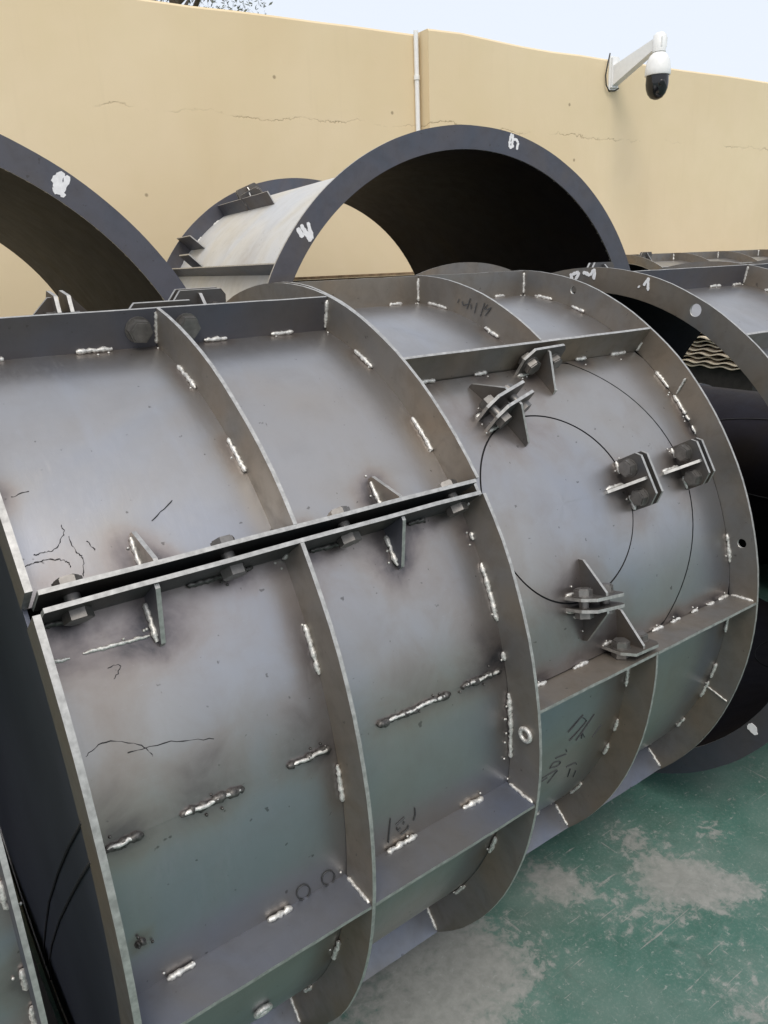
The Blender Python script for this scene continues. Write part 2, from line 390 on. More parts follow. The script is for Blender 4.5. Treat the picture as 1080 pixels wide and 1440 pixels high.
A_CHARS = [[(0.5416, -1.55), (0.5389, -3.51), (0.5373, -5.28)], [(0.5681, -2.6), (0.5515, -3.1)], [(0.5541, -3.59), (0.5555, -4.19), (0.5618, -4.06)], [(0.5682, -3.29), (0.5656, -3.7)], [(0.5768, -4.34), (0.5738, -4.85), (0.5615, -5.14)], [(0.5889, -2.0), (0.5897, -3.09), (0.5866, -3.98)]]
for cx, ct in ((.3865, -5.55), (.4285, -5.55)):
    A_CHARS.append([(cx + .0105 * math.cos(a) - .003 * math.sin(a), ct + 1.2 * math.sin(a)) for a in [i * math.pi / 6 for i in range(13)]])
A_CRACKS = [[(0.1524, 42.07), (0.1642, 42.13), (0.1778, 42.26), (0.1927, 43.81), (0.1935, 44.77)], [(0.1351, 41.07), (0.1482, 41.21), (0.1611, 41.22), (0.176, 41.0), (0.185, 40.53), (0.1866, 39.84)], [(0.1976, 43.29), (0.1988, 41.38), (0.2037, 40.48), (0.198, 38.55)], [(0.2161, 42.34), (0.2208, 41.01)], [(0.1493, 49.33), (0.1714, 49.61)], [(0.1919, 28.79), (0.2075, 28.58), (0.1957, 27.52)], [(0.3031, 42.96), (0.3396, 44.88)], [(0.1423, 21.3), (0.1686, 21.86), (0.2065, 20.24), (0.2154, 18.81)], [(0.2927, 18.15), (0.2401, 19.5), (0.1887, 20.09)]]
B_RINGTXT = [[(-0.1726, 0.6973), (-0.1684, 0.6886)], [(-0.1834, 0.6923), (-0.1873, 0.6837), (-0.206, 0.6866)], [(-0.2113, 0.6995), (-0.1993, 0.6753)], [(-0.2126, 0.6876), (-0.2138, 0.6757)], [(-0.2321, 0.6897), (-0.2248, 0.6674)], [(-0.2575, 0.6901), (-0.2437, 0.6611)], [(-0.2675, 0.6869), (-0.2563, 0.6783), (-0.2651, 0.6752), (-0.2788, 0.6805), (-0.2589, 0.6624)]]
R_MARKS = [[(-0.2103, 1.0075), (-0.2011, 0.9786), (-0.2007, 0.9518)], [(-0.22, 1.0043), (-0.2156, 0.9826), (-0.214, 0.955)], [(-0.218, 0.9827), (-0.2325, 0.9868), (-0.2475, 0.9729), (-0.2397, 0.9446)], [(-0.2008, 0.9505), (-0.2237, 0.9596)]]
R_MARKS2 = [[(0.7933, 0.6423), (0.775, 0.6069)], [(0.7791, 0.6538), (0.7556, 0.6082), (0.7399, 0.5942)], [(0.7506, 0.6618), (0.7368, 0.6008)], [(0.7619, 0.6285), (0.7409, 0.5975)]]
L_MARKS = [[(-0.5522, 0.8065), (-0.5234, 0.7699), (-0.5274, 0.7533)], [(-0.5647, 0.7978), (-0.5397, 0.7565), (-0.5476, 0.7475)], [(-0.5209, 0.7834), (-0.5468, 0.8019)], [(-0.5411, 0.795), (-0.532, 0.7519)]]
C_MARKS = [[(-0.1846, 0.7219), (-0.1868, 0.6898)], [(-0.1839, 0.7177), (-0.1729, 0.7025)], [(-0.1571, 0.7012), (-0.1605, 0.6981)]]
C_MARKS2 = [[(0.0706, 0.7344), (0.0618, 0.7192)], [(0.0372, 0.7365), (0.0506, 0.719)], [(0.0257, 0.7381), (-0.0001, 0.7295), (-0.0134, 0.7455), (-0.0133, 0.7184)], [(0.0662, 0.7304), (0.0404, 0.7383)]]
END_WIRES = [[(-0.667, 0.1863), (-0.5442, 0.0665), (-0.408, -0.0736), (-0.2338, -0.263), (-0.1206, -0.4028), (0.0028, -0.5605), (0.0331, -0.6435)], [(-0.6774, 0.1388), (-0.5825, 0.0428), (-0.4757, -0.0683), (-0.3103, -0.2438), (-0.137, -0.4416), (-0.0168, -0.5919), (0.0143, -0.6677)]]

# ================================================================== the setting: ground
g = N('worn_green_floor_paint')
pos = g.c
base = g.noise(1.7, 5, .6, .5); fine = g.noise(34, 6, .7, .3); mid = g.noise(6, 6, .65, .8); vf = g.noise(130, 4, .7)
green = g.ramp(mid, [(.3, (.042, .118, .092)), (.55, (.062, .150, .122)), (.8, (.10, .19, .16))])
conc = g.ramp(fine, [(.3, (.20, .20, .19)), (.7, (.31, .31, .295))])
def spot(x, y, r, soft):
    vd = g.t.nodes.new('ShaderNodeVectorMath'); vd.operation = 'DISTANCE'; g.t.links.new(pos, vd.inputs[0]); vd.inputs[1].default_value = (x, y, 0)
    return g.math('MULTIPLY', g.math('SUBTRACT', 1.0, g.math('DIVIDE', vd.outputs['Value'], r)), soft, True)
wear = g.math('ADD', g.math('MULTIPLY', base, .55), g.math('MULTIPLY', fine, .42))
for x, y, r, k in ((1.55, .83, .13, .20), (1.47, .90, .10, .15), (1.62, .74, .09, .14), (.72, 1.00, .32, .28), (.93, 1.02, .2, .17), (1.52, 1.03, .13, .17), (1.3, .55, .12, .13), (1.72, .9, .1, .15), (1.25, 1.05, .12, .14), (1.36, .78, .2, .05), (1.75, 1.02, .2, .09)):
    wear = g.math('ADD', wear, spot(x, y, r, k))
scr = g.noise(14, 3, .6, .1, sc=(.35, 9, 1)); scr2 = g.noise(11, 3, .6, .1, sc=(8, .5, 1))
wear = g.math('ADD', wear, g.math('MULTIPLY', g.ramp(scr, [(.64, 0.0), (.70, 1.0)]), .13))
wear = g.math('ADD', wear, g.math('MULTIPLY', g.ramp(scr2, [(.66, 0.0), (.71, 1.0)]), .10))
cc = g.mix(g.ramp(wear, [(.535, 0.0), (.57, .2), (.59, .62), (.66, .92)]), green, conc)
cc = g.mix(g.ramp(vf, [(.5, 0.0), (.8, .35)]), cc, (.30, .33, .31))
vf2 = g.noise(55, 5, .75, .4); cc = g.mix(g.ramp(vf2, [(.60, 0.0), (.66, .55)]), cc, (.34, .36, .34))
blot = g.noise(9, 5, .7, 1.0); cc = g.mix(g.ramp(blot, [(.58, 0.0), (.72, .4)]), cc, (.02, .06, .045))
dust = g.noise(3.1, 4, .6); cc = g.mix(g.ramp(dust, [(.4, .04), (.7, .34)]), cc, (.26, .27, .25))
g.bump(g.math('ADD', fine, vf), .15, .002)
FLOOR = g.fin(cc, g.ramp(wear, [(.5, .42), (.65, .75)]))
mb = MB(); mb.add([(-300, -300, 0), (300, -300, 0), (300, 300, 0), (-300, 300, 0)], [[0, 1, 2, 3]])
fl = mb.build('ground', FLOOR, kind='structure')

# ================================================================== the setting: boundary wall
wl = N('cream_rendered_wall')
b1 = wl.noise(.55, 4, .55, .4); b2 = wl.noise(3.5, 5, .6, .3); b3 = wl.noise(60, 4, .65)
c = wl.ramp(b1, [(.3, (.69, .55, .345)), (.5, (.73, .595, .395)), (.72, (.77, .64, .43))])
c = wl.mix(wl.ramp(b2, [(.4, 0.0), (.75, .35)]), c, (.68, .56, .34))
sepx = wl.t.nodes.new('ShaderNodeSeparateXYZ'); wl.t.links.new(wl.c, sepx.inputs[0])
streak = wl.noise(5, 4, .6, .1, sc=(3.0, 1, .18))
c = wl.mix(wl.ramp(streak, [(.58, 0.0), (.82, .16)]), c, (.56, .45, .29))
jag = wl.math('ADD', wl.math('MULTIPLY', wl.noise(2.2, 6, .7), .22), wl.math('MULTIPLY', wl.noise(14, 4, .7), .05))
zz = wl.math('ABSOLUTE', wl.math('SUBTRACT', wl.math('SUBTRACT', sepx.outputs[2], 2.425), jag))
brk = wl.ramp(wl.noise(1.3, 4, .6), [(.46, 0.0), (.6, 1.0)])
crack = wl.math('MULTIPLY', wl.math('SUBTRACT', 1.0, wl.math('DIVIDE', zz, .006), True), brk)
c = wl.mix(wl.math('MULTIPLY', crack, .75), c, (.20, .13, .06))
pit = wl.t.nodes.new('ShaderNodeTexVoronoi'); pit.inputs['Scale'].default_value = 2.3; wl.t.links.new(wl.c, pit.inputs[0])
pm = wl.ramp(pit.outputs['Distance'], [(.025, 1.0), (.04, 0.0)])
c = wl.mix(wl.math('MULTIPLY', pm, .6), c, (.15, .1, .05))
wl.bump(wl.math('SUBTRACT', wl.math('ADD', wl.math('MULTIPLY', b3, .3), b2), wl.math('MULTIPLY', crack, 1.2)), .3, .008)
WALL = wl.fin(c, .85)
YW, yw = 5.6, -0.0606
wall = empty('boundary_wall', (0, YW, 0), yw)
tag(wall, 'tall cream rendered boundary wall with a horizontal crack behind the steel cylinders', 'wall')
def wallsec(x0, x1, yf, th, name, tops):
    mb = MB(); n = 60; V = []
    for i in range(n + 1):
        x = x0 + (x1 - x0) * i / n
        for k in range(len(tops) - 1):
            if tops[k][0] <= x <= tops[k + 1][0]:
                u = (x - tops[k][0]) / (tops[k + 1][0] - tops[k][0]); z = tops[k][1] + (tops[k + 1][1] - tops[k][1]) * u
        z += .012 * noise.noise(Vector((x * 2.3, 3, yf))) + .006 * noise.noise(Vector((x * 9, 1, yf)))
        V += [(x, yf, -.02), (x, yf, z - .015), (x, yf + .012, z), (x, yf + th, z), (x, yf + th, -.02)]
    for k in range(4): mb.add(V, [[i * 5 + k, i * 5 + 5 + k, i * 5 + 6 + k, i * 5 + 1 + k] for i in range(n)])
    mb.add(V, [[4, 3, 2, 1, 0], [n * 5, n * 5 + 1, n * 5 + 2, n * 5 + 3, n * 5 + 4]])
    return mb.build(name, WALL, wall)
wallsec(-14, 4.30, 0, .24, 'wall_section', [(-14, 3.20), (1.5, 3.20), (4.4, 3.225)])
wallsec(4.303, 24, -.13, .37, 'wall_section', [(4.3, 3.235), (4.62, 3.245), (5.12, 3.225), (5.13, 3.205), (9, 3.215), (24, 3.2)])

# white down-pipe in the corner of the wall step
def wp(x, y, z):
    c_, s_ = math.cos(yw), math.sin(yw); return Vector((x * c_ - y * s_, YW + x * s_ + y * c_, z))
mb = MB(); mb.tube([(0, 0, 0), (0, 0, 1.2), (.004, 0, 2.4), (0, 0, 3.24)], .019, 14)
for z in (.9, 2.0, 2.9): mb.lathe([(.024, z), (.024, z + .03)], (0, 0, 0), (0, 0, 1), 14)
pp = mb.build('wall_pipe', WHITEP); pp.location = wp(4.262, -.022, 0); tag(pp, 'slim white plastic pipe running up the cream wall beside its step', 'pipe')

# tree beyond the wall
LEAF = simple('grey_green_leaves', (.085, .10, .065), .6, 0, .4, 8); BARK = simple('bark', (.12, .09, .065), .9, 0, .3, 20)
tr = empty('garden_tree', (3.15, 7.4, 0)); tag(tr, 'leafy tree peeping over the top of the cream wall', 'tree')
mb = MB(); mb.tube([(0, 0, 0), (.05, 0, 1.2), (-.02, .04, 2.5), (.05, 0, 3.6), (.0, 0, 4.9)], [.11, .095, .08, .055, .02], 10)
for k in range(12):
    a = k * 2.4; z0 = 3.1 + .13 * k; l = .8 + .3 * rnd.random()
    mb.tube([(.0, .02, z0), (math.cos(a) * l * .5, math.sin(a) * l * .5, z0 + .35), (math.cos(a) * l, math.sin(a) * l, z0 + .6)], [.035, .022, .008], 6)
mb.build('trunk', BARK, tr)
mb = MB()
for k in range(16000):
    a = rnd.random() * 6.283; u = rnd.uniform(-1, 1); q = rnd.random() ** .4; s_ = math.sqrt(1 - u * u)
    c_ = Vector((math.cos(a) * s_ * q * 1.15, math.sin(a) * s_ * q * 1.1, 4.5 + u * q * 1.2))
    if noise.noise(c_ * 2.3) < -.12: continue
    d = Vector([rnd.uniform(-1, 1) for _ in range(3)]).normalized(); e = d.orthogonal().normalized(); l = rnd.uniform(.014, .03)
    mb.add([c_ - d * l, c_ + e * l * .4, c_ + d * l, c_ - e * l * .4], [[0, 1, 2, 3]])
mb.build('crown', LEAF, tr, 'stuff')

# dome camera on the wall
cc_ = empty('security_camera', wp(6.36, -.13, 2.98), yw); tag(cc_, 'white dome security camera on a wall arm above the cylinders', 'camera')
mb = MB(); mb.box((-.06, -.012, -.02), (.06, 0, .25)); mb.box((-.045, -.03, -.005), (.045, -.012, .235)); mb.build('mounting_plate', WHITEP, cc_)
mb = MB()
mb.prism([(-.035, -.03, .01), (-.035, -.03, .17), (-.035, -.46, .285), (-.035, -.55, .285), (-.035, -.55, .215), (-.035, -.46, .2)], (.07, 0, 0))
mb.tube([(0, -.5, .18), (0, -.5, .305), (0, -.5, .325)], [.055, .055, .03], 16); mb.build('arm', WHITEP, cc_)
mb = MB(); mb.lathe([(.03, .185), (.05, .175), (.075, .15), (.095, .11), (.105, .05), (.108, .01), (.104, 0)], (0, -.5, 0), (0, 0, 1), 28); mb.build('housing', WHITEP, cc_)
mb = MB(); mb.lathe([(.093, .012), (.095, -.06), (.09, -.10), (.075, -.14), (.05, -.17), (.02, -.183), (.004, -.185)], (0, -.5, 0), (0, 0, 1), 28)
dm = mb.build('dome', BLACKG, cc_)
mb = MB(); mb.lathe([(.03, 0), (.03, .012), (.022, .016), (.004, .016)], (-.035, -.575, -.07), (-.5, -.8, -.25), 16); mb.build('lens', BLACKG, dm)
mb = MB(); mb.tube([(-.06, -.01, .27), (-.095, -.02, .18), (-.115, -.02, .09), (-.10, -.02, .01), (-.06, -.02, -.035), (0, -.03, -.03), (.03, -.05, -.01)], .006, 7); mb.build('cable', RUBBER, cc_)

# ================================================================== mould A: the big front cylinder, two halves bolted together
ZC = .7496
A = Mould('bolted_steel_mould', (0, 1.4655), .0126, .46, ZC + .0012, .75, .685)
tag(A.e, 'big steel cylinder mould in front with a long bolted joint along its side', 'steel mould', 'ribbed steel cylinder moulds')
X1, X2, X3 = .124, .463, .799
JU, JL, A0, A2, A3 = 36.55, 34.95, 75.2, -6.9, -50.0
A.shell(X1, X3 + .003, JU + .2, A0 - .2)
A.shell(X1, X3 + .003, A0 + .2, 236, res=.03)
A.shell(X1, X3 + .003, 11.9, JL - .2)
A.shell(X1, X3 + .003, -124, 12.3, r=.6835, name='shell_plate')
A.ring(X1, JU + .25, 236, t=.0085); A.ring(X3, JU + .25, 236); A.ring(X2, JU + .25, A0 - .25); A.ring(X2, 140, 236)
A.ring(X1, -124, JL - .25, t=.0085); A.ring(X2, -124, JL - .25); A.ring(X3, -124, JL - .25)
DK = [DARKP, EDGE]; GR = [GREASE, EDGE]
A.stringer(JU, X1 + .008, X3 - .004, name='joint_flange', mats=GR); A.stringer(JL, X1 + .008, X3 - .004, name='joint_flange', mats=GR)
A.stringer(A0, X1 + .008, X3 - .004, name='joint_flange', mats=DK); A.stringer(139, X1 + .008, X3 - .004)
BL = [steel('bluish_flat_bar', (.15, .17, .22), (.165, .175, .20), (.17, .165, .16), (.36, .5), .7, stain=.3, scale=5), EDGE]
for a, b in ((X1 + .008, X2 - .0035), (X2 + .0035, X3 - .0035)):
    A.stringer(A2, a, b, mats=BL); A.stringer(A3, a, b, mats=BL)
A.stringer(190, X1 + .008, X3 - .004); A.stringer(-118, X1 + .008, X3 - .004)
# closed left end, recessed behind the first ring
mb = MB(); n = 72
pf = [A.p(X1 - .002, 360 * k / n, A.r - .006) for k in range(n)]; mb.prism(pf, (.005, 0, 0))
mb.build('end_plate', ENDP, A.e)
mb = MB()
for ln in END_WIRES: mb.tube([(X1 - .0035 - A.xm, y, A.zc + z) for y, z in ln], .0022, 6)
mb.build('scribed_line', SEAM, A.e)
# welds
A.wring(X2, (64.6, 49.2)); A.wring(X2, (23.5, 7.0), ln=6); A.wring(X2, (-22, -40), ln=4)
A.wring(X3, (63.7, 46.9)); A.wring(X3, (22.6,), ln=6.5); A.wring(X3, (5.2, 1.0), ln=5); A.wring(X3, (-20, -36), ln=4); A.wring(X3, (13.5, 30.5), ln=1.2)
A.wring(X1, (49.5,), side=1, t=.0085, ln=3)
A.wstr(A0, (.19, .355, .565, .70), side=-1, ln=.05)
A.wstr(A2, (.20, .347, .562, .712), side=1, ln=.05, rad=.0048, heat=.25)
A.wstr(JL, (.155, .34, .39, .53, .70), side=-1, ln=.045, mat=BURN); A.wstr(JU, (.30, .5), side=1, ln=.03, mat=BURN)
for x in (X2, X3):
    A.wrad(x, A2); A.wrad(x, A0, st=-1); A.wrad(x, A3)
A.wrad(X2, JL, st=-1, lo=.05, hi=.3); A.wrad(X3, JL, st=-1, hi=.4); A.wrad(X2, JU, hi=.3)
# butt seam along the lower half, stitch welded
for a, b in ((.135, .185), (.23, .318), (.385, .452), (.535, .675), (.70, .785)):
    k = 6; A.bead([A.p(a + (b - a) * i / k, 11.75 + .12 * math.sin(i * 2), A.r + .001) for i in range(k + 1)], .0058, mat=BURN, heat=.6, hs=.026, spat=5)
    A.bead([A.p(a + .006 + (b - a - .012) * i / k, 11.85 + .1 * math.sin(i * 2), A.r + .0042) for i in range(k + 1)], .0026, heat=0, spat=0)
    for u in (.2, .5, .8): A.hot.append((A.p(a + (b - a) * u, 15.5 + rnd.uniform(-1, 1.5), A.r), .035, .42))
A.bead([A.p(.17, 30.9, A.r + .001), A.p(.25, 30.6, A.r + .001)], .0026, heat=.35, spat=2); A.bead([A.p(.132, 31.0, A.r), A.p(.155, 30.8, A.r)], .0026, heat=.2)
A.bead([A.p(.153, -.1, A.r), A.p(.162, .1, A.r)], .006, mat=BURN, heat=.4, hs=.012)
mb = MB()
q = A.p(X3 - .006, 3.0, .722)
for k in range(16): pass
mb.tube([q + Vector((0, .011 * math.cos(a), .011 * math.sin(a))) for a in [i * math.pi / 8 for i in range(17)]], .004, 7); mb.build('tack_ring', WELD, A.e)
mb = MB(); q = A.p(.335, -27.5, A.r + .004); o_, t_ = A.frame(-27.5); ax_ = Vector((1, 0, 0))
mb.tube([q + ax_ * .012 * math.cos(a) + t_ * .012 * math.sin(a) for a in [i * math.pi / 8 for i in range(17)]], .0045, 7); mb.build('tack_ring', WELD, A.e)
# joint gussets and bolts
oU, tU = A.frame(JU); oL, tL = A.frame(JL)
for x in (.272, .654): A.gusset(A.p(x, JU, A.r) + tU * .003, tU, oU, (1, 0, 0), .062, .052, mats=[PLATE, EDGE]); A.bead([A.p(x - .005, JU, A.r + .002) + tU * .012, A.p(x - .005, JU, A.r + .001) + tU * .058], .004, spat=3, heat=.6, hs=.03)
for x in (.262, .640): A.gusset(A.p(x, JL, A.r) - tL * .003, -tL, oL, (1, 0, 0), .066, .056, mats=DK); A.bead([A.p(x - .005, JL, A.r + .002) - tL * .012, A.p(x - .005, JL, A.r + .001) - tL * .062], .0045, spat=5, heat=.8, hs=.035)
jc = (JU + JL) / 2; oJ, tJ = A.frame(jc)
for x in (.172, .372, .556, .765): A.bolt(A.p(x, jc, .713), tJ, .75 * R_(JU - JL) * .96 + .006)
o0, t0 = A.frame(A0)
for x in (.428, .512): A.bolt(A.p(x, A0, .716), -t0, .006, rb=.011)
# lugs on the far shoulder, peeping over the rear flange
A.lug(.335, 82.5, 86, W=.085, Hh=.074, gap=.014); A.lug(.580, 83.5, 2, W=.108, Hh=.068, gap=.012); A.lug(.475, A0 + 1.3, 0, W=.125, Hh=.068, pair=False, sides=(1,), bolts=False)
for ls in (A_CHARS[:6], A_CHARS[6:7], A_CHARS[7:]): A.strokes(ls, .0022, CHALK, 'marker_writing', r=.6835)
for ls in A_CRACKS: A.strokes([ls], .0010, SEAM, 'scratch_line', dh=.0002, jit=.7, wob=1.0)
ex = [(A.p(x, th, A.r), sg, h) for x, th, sg, h in ((.18, 40, .07, .35), (.2, 31, .08, .4), (.33, 31, .06, .45), (.62, 31, .07, .35), (.7, 26, .09, .3), (.16, 24, .06, .3), (.14, 34, .06, .5), (.45, 29, .05, .5), (.5, 30, .05, .4), (.79, 32, .04, .5), (.13, 52, .04, .3), (.64, 41, .06, .3), (.76, 18, .06, .35))]
ex += [(A.p(x, th, A.r), .13, .13) for x in (.2, .38, .55, .74) for th in (16, 24)]
ex += [(A.p(x, JL - 1.5, A.r), .02, .75) for x in (.16, .2, .32, .4, .44, .5, .58, .68, .73)]
A.finish(ex)

# ================================================================== mould B: second cylinder with the round hatch panel
B = Mould('hatch_panel_mould', (0, 1.5387), -.0037, 1.19, ZC + .0012, .75, .685)
tag(B.e, 'steel cylinder mould with a round hatch seam and bolted lugs on its side', 'steel mould', 'ribbed steel cylinder moulds')
XB1, XB2, XB3 = .842, 1.2027, 1.5612
S0, S1, S2, S3 = 88.4, 55.4, 2.7, -42.7
HX, HS, RI, RO = 1.085, .348, .190, .381
lim = (XB1 + .004, XB3 - .004, R_(S2) * B.r + .004, R_(S1) * B.r - .004)
B.shell(XB1, XB3, S1 - .1, 240, res=.018); B.shell(XB1, XB3, -124, S2 + .1)
B.shell(XB1 + .002, XB3 - .002, S2, S1, r=B.r - .005, t=.004, name='backing_sheet', mats=[SEAM, INNER, EDGE], res=.03)
B.patch(HX, HS, 0, RI, name='hatch_cover'); B.patch(HX, HS, RI, RO, lim, name='hatch_surround')
# four corner pieces outside the outer seam: one panel clipped to the bay
class _: pass
def bay():
    mb = MB(); n = 128; kk = 8; V = []
    for k in range(kk + 1):
        for j in range(n):
            a = 2 * math.pi * j / n; hi = 9.0; cx, sx = math.cos(a), math.sin(a)
            for lo_, hi_, c_, d_ in ((lim[0], lim[1], HX, cx), (lim[2], lim[3], HS, sx)):
                if d_ > 1e-6: hi = min(hi, (hi_ - c_) / d_)
                elif d_ < -1e-6: hi = min(hi, (lo_ - c_) / d_)
            lo = min(RO + .0017, hi); rr = lo + (hi - lo) * k / kk
            V.append(B.p(HX + rr * cx, math.degrees((HS + rr * sx) / B.r), B.r))
    mb.add(V, [[k * n + j, (k + 1) * n + j, (k + 1) * n + (j + 1) % n, k * n + (j + 1) % n] for k in range(kk) for j in range(n)], 0, True)
    o = mb.build('shell_plate', [SHELL], B.e); B.shells.append(o)
bay()
B.ring(XB1, 0, 360); b3 = B.ring(XB3, 0, 360)
B.ring(XB2, S1 + .3, 236); B.ring(XB2, -124, S2 - .3)
cutholes(b3, [((XB3 - B.xm, -.1942, B.zc + .6955 + .004), (1, 0, 0), .0095), ((XB3 - B.xm, -.700, B.zc + .1638), (1, 0, 0), .0105)])
for th in (S0,):
    B.stringer(th, XB1 + .0035, XB2 - .0035); B.stringer(th, XB2 + .0035, XB3 - .0035)
B.stringer(S1, XB1 + .0035, XB3 - .0035); B.stringer(S2, XB1 + .0035, XB2 + .003); B.stringer(S2, XB2 + .0045, XB3 - .0035)
B.stringer(S3, XB1 + .0035, XB2 - .0035, mats=BL); B.stringer(S3, XB2 + .0035, XB3 - .0035, mats=BL); B.stringer(150, XB1 + .004, XB3 - .004)
B.lug(1.035, 46.2, 16, W=.112, gap=.020); B.lug(1.283, 29.0, 92, W=.108, gap=.013, bs=1); B.lug(1.075, 13.4, -7, W=.10, gap=.015)
B.lug(1.468, 29.2, 91, W=.098, gap=.012, sides=(1,), bs=1)
B.lug(1.205, S1 - 1.25, 2, W=.115, Hh=.064, pair=False, sides=(-1,), bs=-1); B.lug(1.165, S2 + 1.2, -2, W=.095, Hh=.066, pair=False, sides=(1,), bs=1)
B.wring(XB2, (82, 66), ln=5); B.wring(XB3, (82, 72, 47, 41), ln=4); B.wring(XB3, (12.2,), ln=6); B.wring(XB3, (38, 35.5, 60), ln=1.3); B.wring(XB3, (-3, -14, -19, -30), ln=4); B.wring(XB2, (-3.5, -14, -20, -34), ln=3.5)
B.wstr(S1, (.92, 1.06, 1.36, 1.49), side=-1, ln=.04); B.wstr(S0, (.98, 1.13, 1.32, 1.47), side=-1, ln=.035)
B.wstr(S2, (.94, 1.05), side=1, ln=.04); B.wstr(S2, (1.29, 1.35, 1.42, 1.48, 1.53), side=1, ln=.028); B.wstr(S3, (.95, 1.12, 1.36), side=1, ln=.04)
for x in (XB2, XB3):
    B.wrad(x, S0, st=-1); B.wrad(x, S3)
B.wrad(XB3, S2); B.wrad(XB3, S1, st=-1, lo=.05, hi=.4); B.wrad(XB2, S2, st=-1, hi=.6)
B.bead([B.p(XB3 - .005, 43, B.r + .012), B.p(XB3 - .005, 44, B.r + .05)], .003, heat=0, spat=6); B.bead([B.p(XB3 - .005, -18, B.r + .005), B.p(XB3 - .005, -18, B.r + .06)], .0022, heat=0)
for ls in (B_CHARS[:6], B_CHARS[6:11], B_CHARS[11:]): B.strokes(ls, .0022, CHALK, 'marker_writing')
B.marks(XB2 - .0045, B_RINGTXT, .0022, CHALK, 'marker_writing', .0006)
B.finish([(B.p(x, th, B.r), sg, h) for x, th, sg, h in ((1.0, 22, .16, .2), (1.05, 34, .15, .16), (.9, 36, .12, .2), (1.0, 46, .10, .4), (1.12, 42, .09, .42), (1.2, 50, .07, .4), (1.0, 15, .10, .42), (1.1, 6, .10, .5), (.9, 8, .10, .4), (1.45, 24, .05, .4), (1.27, 24, .06, .4), (1.35, 38, .14, .18), (.93, 50, .05, .3))])

# ================================================================== mould C: open-ended cylinder, further right
C_ = Mould('open_end_mould', (0, 1.4377), -.0037, 2.4, ZC + .0012, .75, .692)
tag(C_.e, 'open-ended steel cylinder mould with white marks on its near flange', 'steel mould', 'ribbed steel cylinder moulds')
XC = 1.7356; XE = 3.105
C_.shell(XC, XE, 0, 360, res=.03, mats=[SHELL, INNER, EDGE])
c1 = C_.ring(XC, -8, 188, r0=.686, t=.006); C_.ring(XC, 188.2, 351.8, r0=.686, t=.006, mats=[DARKP, EDGE])  # lower half gets the dark plate so its shade is in the colour
cutholes(c1, [((XC - C_.xm, -.3249, C_.zc + .6451), (1, 0, 0), .0155)])
for x in (2.28, 2.78, XE): C_.ring(x, 0, 360)
for th in (80, 52.5, 15, -30):
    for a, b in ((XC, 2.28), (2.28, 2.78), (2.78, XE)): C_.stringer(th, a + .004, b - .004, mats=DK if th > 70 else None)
C_.marks(XC - .0035, C_MARKS, .007, PAINT, 'paint_mark'); C_.marks(XC - .0035, C_MARKS2, .009, PAINT, 'paint_mark')
C_.marks(XC - .0035, [[(-.575, -.39), (-.60, -.385)], [(-.58, -.377), (-.6, -.4)]], .02, PAINT, 'paint_mark')
C_.wstr(80, (2.13, 2.24, 2.5), side=-1, ln=.05); C_.wrad(2.28, 80, st=-1); C_.lug(1.80, 92, 2, W=.10, Hh=.07); C_.wring(2.28, (72, 60), ln=4)
C_.strokes([[(XC + 1.0 + .25 * math.cos(a), -60 + 22 * math.sin(a)) for a in [i * math.pi / 12 for i in range(25)]]], .004, SEAM, 'hatch_seam', dh=-.006)
C_.finish()

# ================================================================== mould Z: its neighbour at the left edge of the view
Z = Mould('edge_mould', (0, 1.4655), .0126, -.3, ZC + .0012, .75, .685)
tag(Z.e, 'steel cylinder mould cut off by the lower left corner of the picture', 'steel mould', 'ribbed steel cylinder moulds')
Z.shell(-.62, .034, 0, 360, res=.03); Z.ring(.034, 0, 360, t=.006, mats=[DARKP, EDGE]); Z.ring(-.3, 0, 360); Z.ring(-.62, 0, 360)
for th in (60, 36, -7, -45): Z.stringer(th, -.297, .03); Z.stringer(th, -.616, -.303)
Z.wring(.034, (3, -2, -10, 12), ln=3); Z.finish()

mb = MB(); mb.box((-.036, -.62, 0), (.036, .7, .2)); ch = mb.build('gap_shade_block', SHADE_BLACK); ch.location = (.0585, 1.49, 0); ch.rotation_euler = (0, 0, .0126)  # block added only to keep the gap black and cover the green floor
tag(ch, 'added black block standing in for shade in the gap between the front cylinder and its left neighbour', 'timber')

# ================================================================== large open cylinders standing across, behind
def arch(name, c, yaw, R, r, L, label):
    q = Mould(name, (c[0], c[1]), yaw, 0.0, R + .0005, R, r); tag(q.e, label, 'steel cylinder', 'large open steel cylinders at the back')
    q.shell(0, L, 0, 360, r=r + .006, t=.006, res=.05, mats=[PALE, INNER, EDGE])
    q.ring(0, 0, 360, r0=r, t=.012, mats=[DARKP, EDGE], step=2); q.ring(L, 0, 360, t=.008, mats=[DARKP, EDGE], step=2)
    return q
kR = 1.375
RA = arch('wide_open_cylinder', (1.723 * kR, 1.907 * kR), 1.426, .75 * kR, .684 * kR, 1.414 * kR, 'large open steel cylinder in the middle with white paint marks on its dark rim')
LR = 1.414 * kR
RA.marks(-.0062, R_MARKS, .011, PAINT, 'paint_mark'); RA.marks(-.0062, R_MARKS2, .017, PAINT, 'paint_mark')
for th in (150, 25, 210, -25): RA.stringer(th, .01, LR - .006, mats=DK)
RA.stringer(121, 1.05, LR - .006, r1=RA.r + .075, mats=DK); RA.stringer(139, 1.62, LR - .006, r1=RA.R + .02, mats=DK)
oo, tt_ = RA.frame(148)
mb = MB(); b_ = RA.p(1.42, 147, RA.r)
mb.prism([b_ + tt_ * .0, b_ + Vector((.22, 0, 0)), b_ + Vector((.22, 0, 0)) - tt_ * .02 + oo * .10, b_ - tt_ * .02 + oo * .10], -tt_ * .008, 0, 1); mb.build('gusset', DK, RA.e)
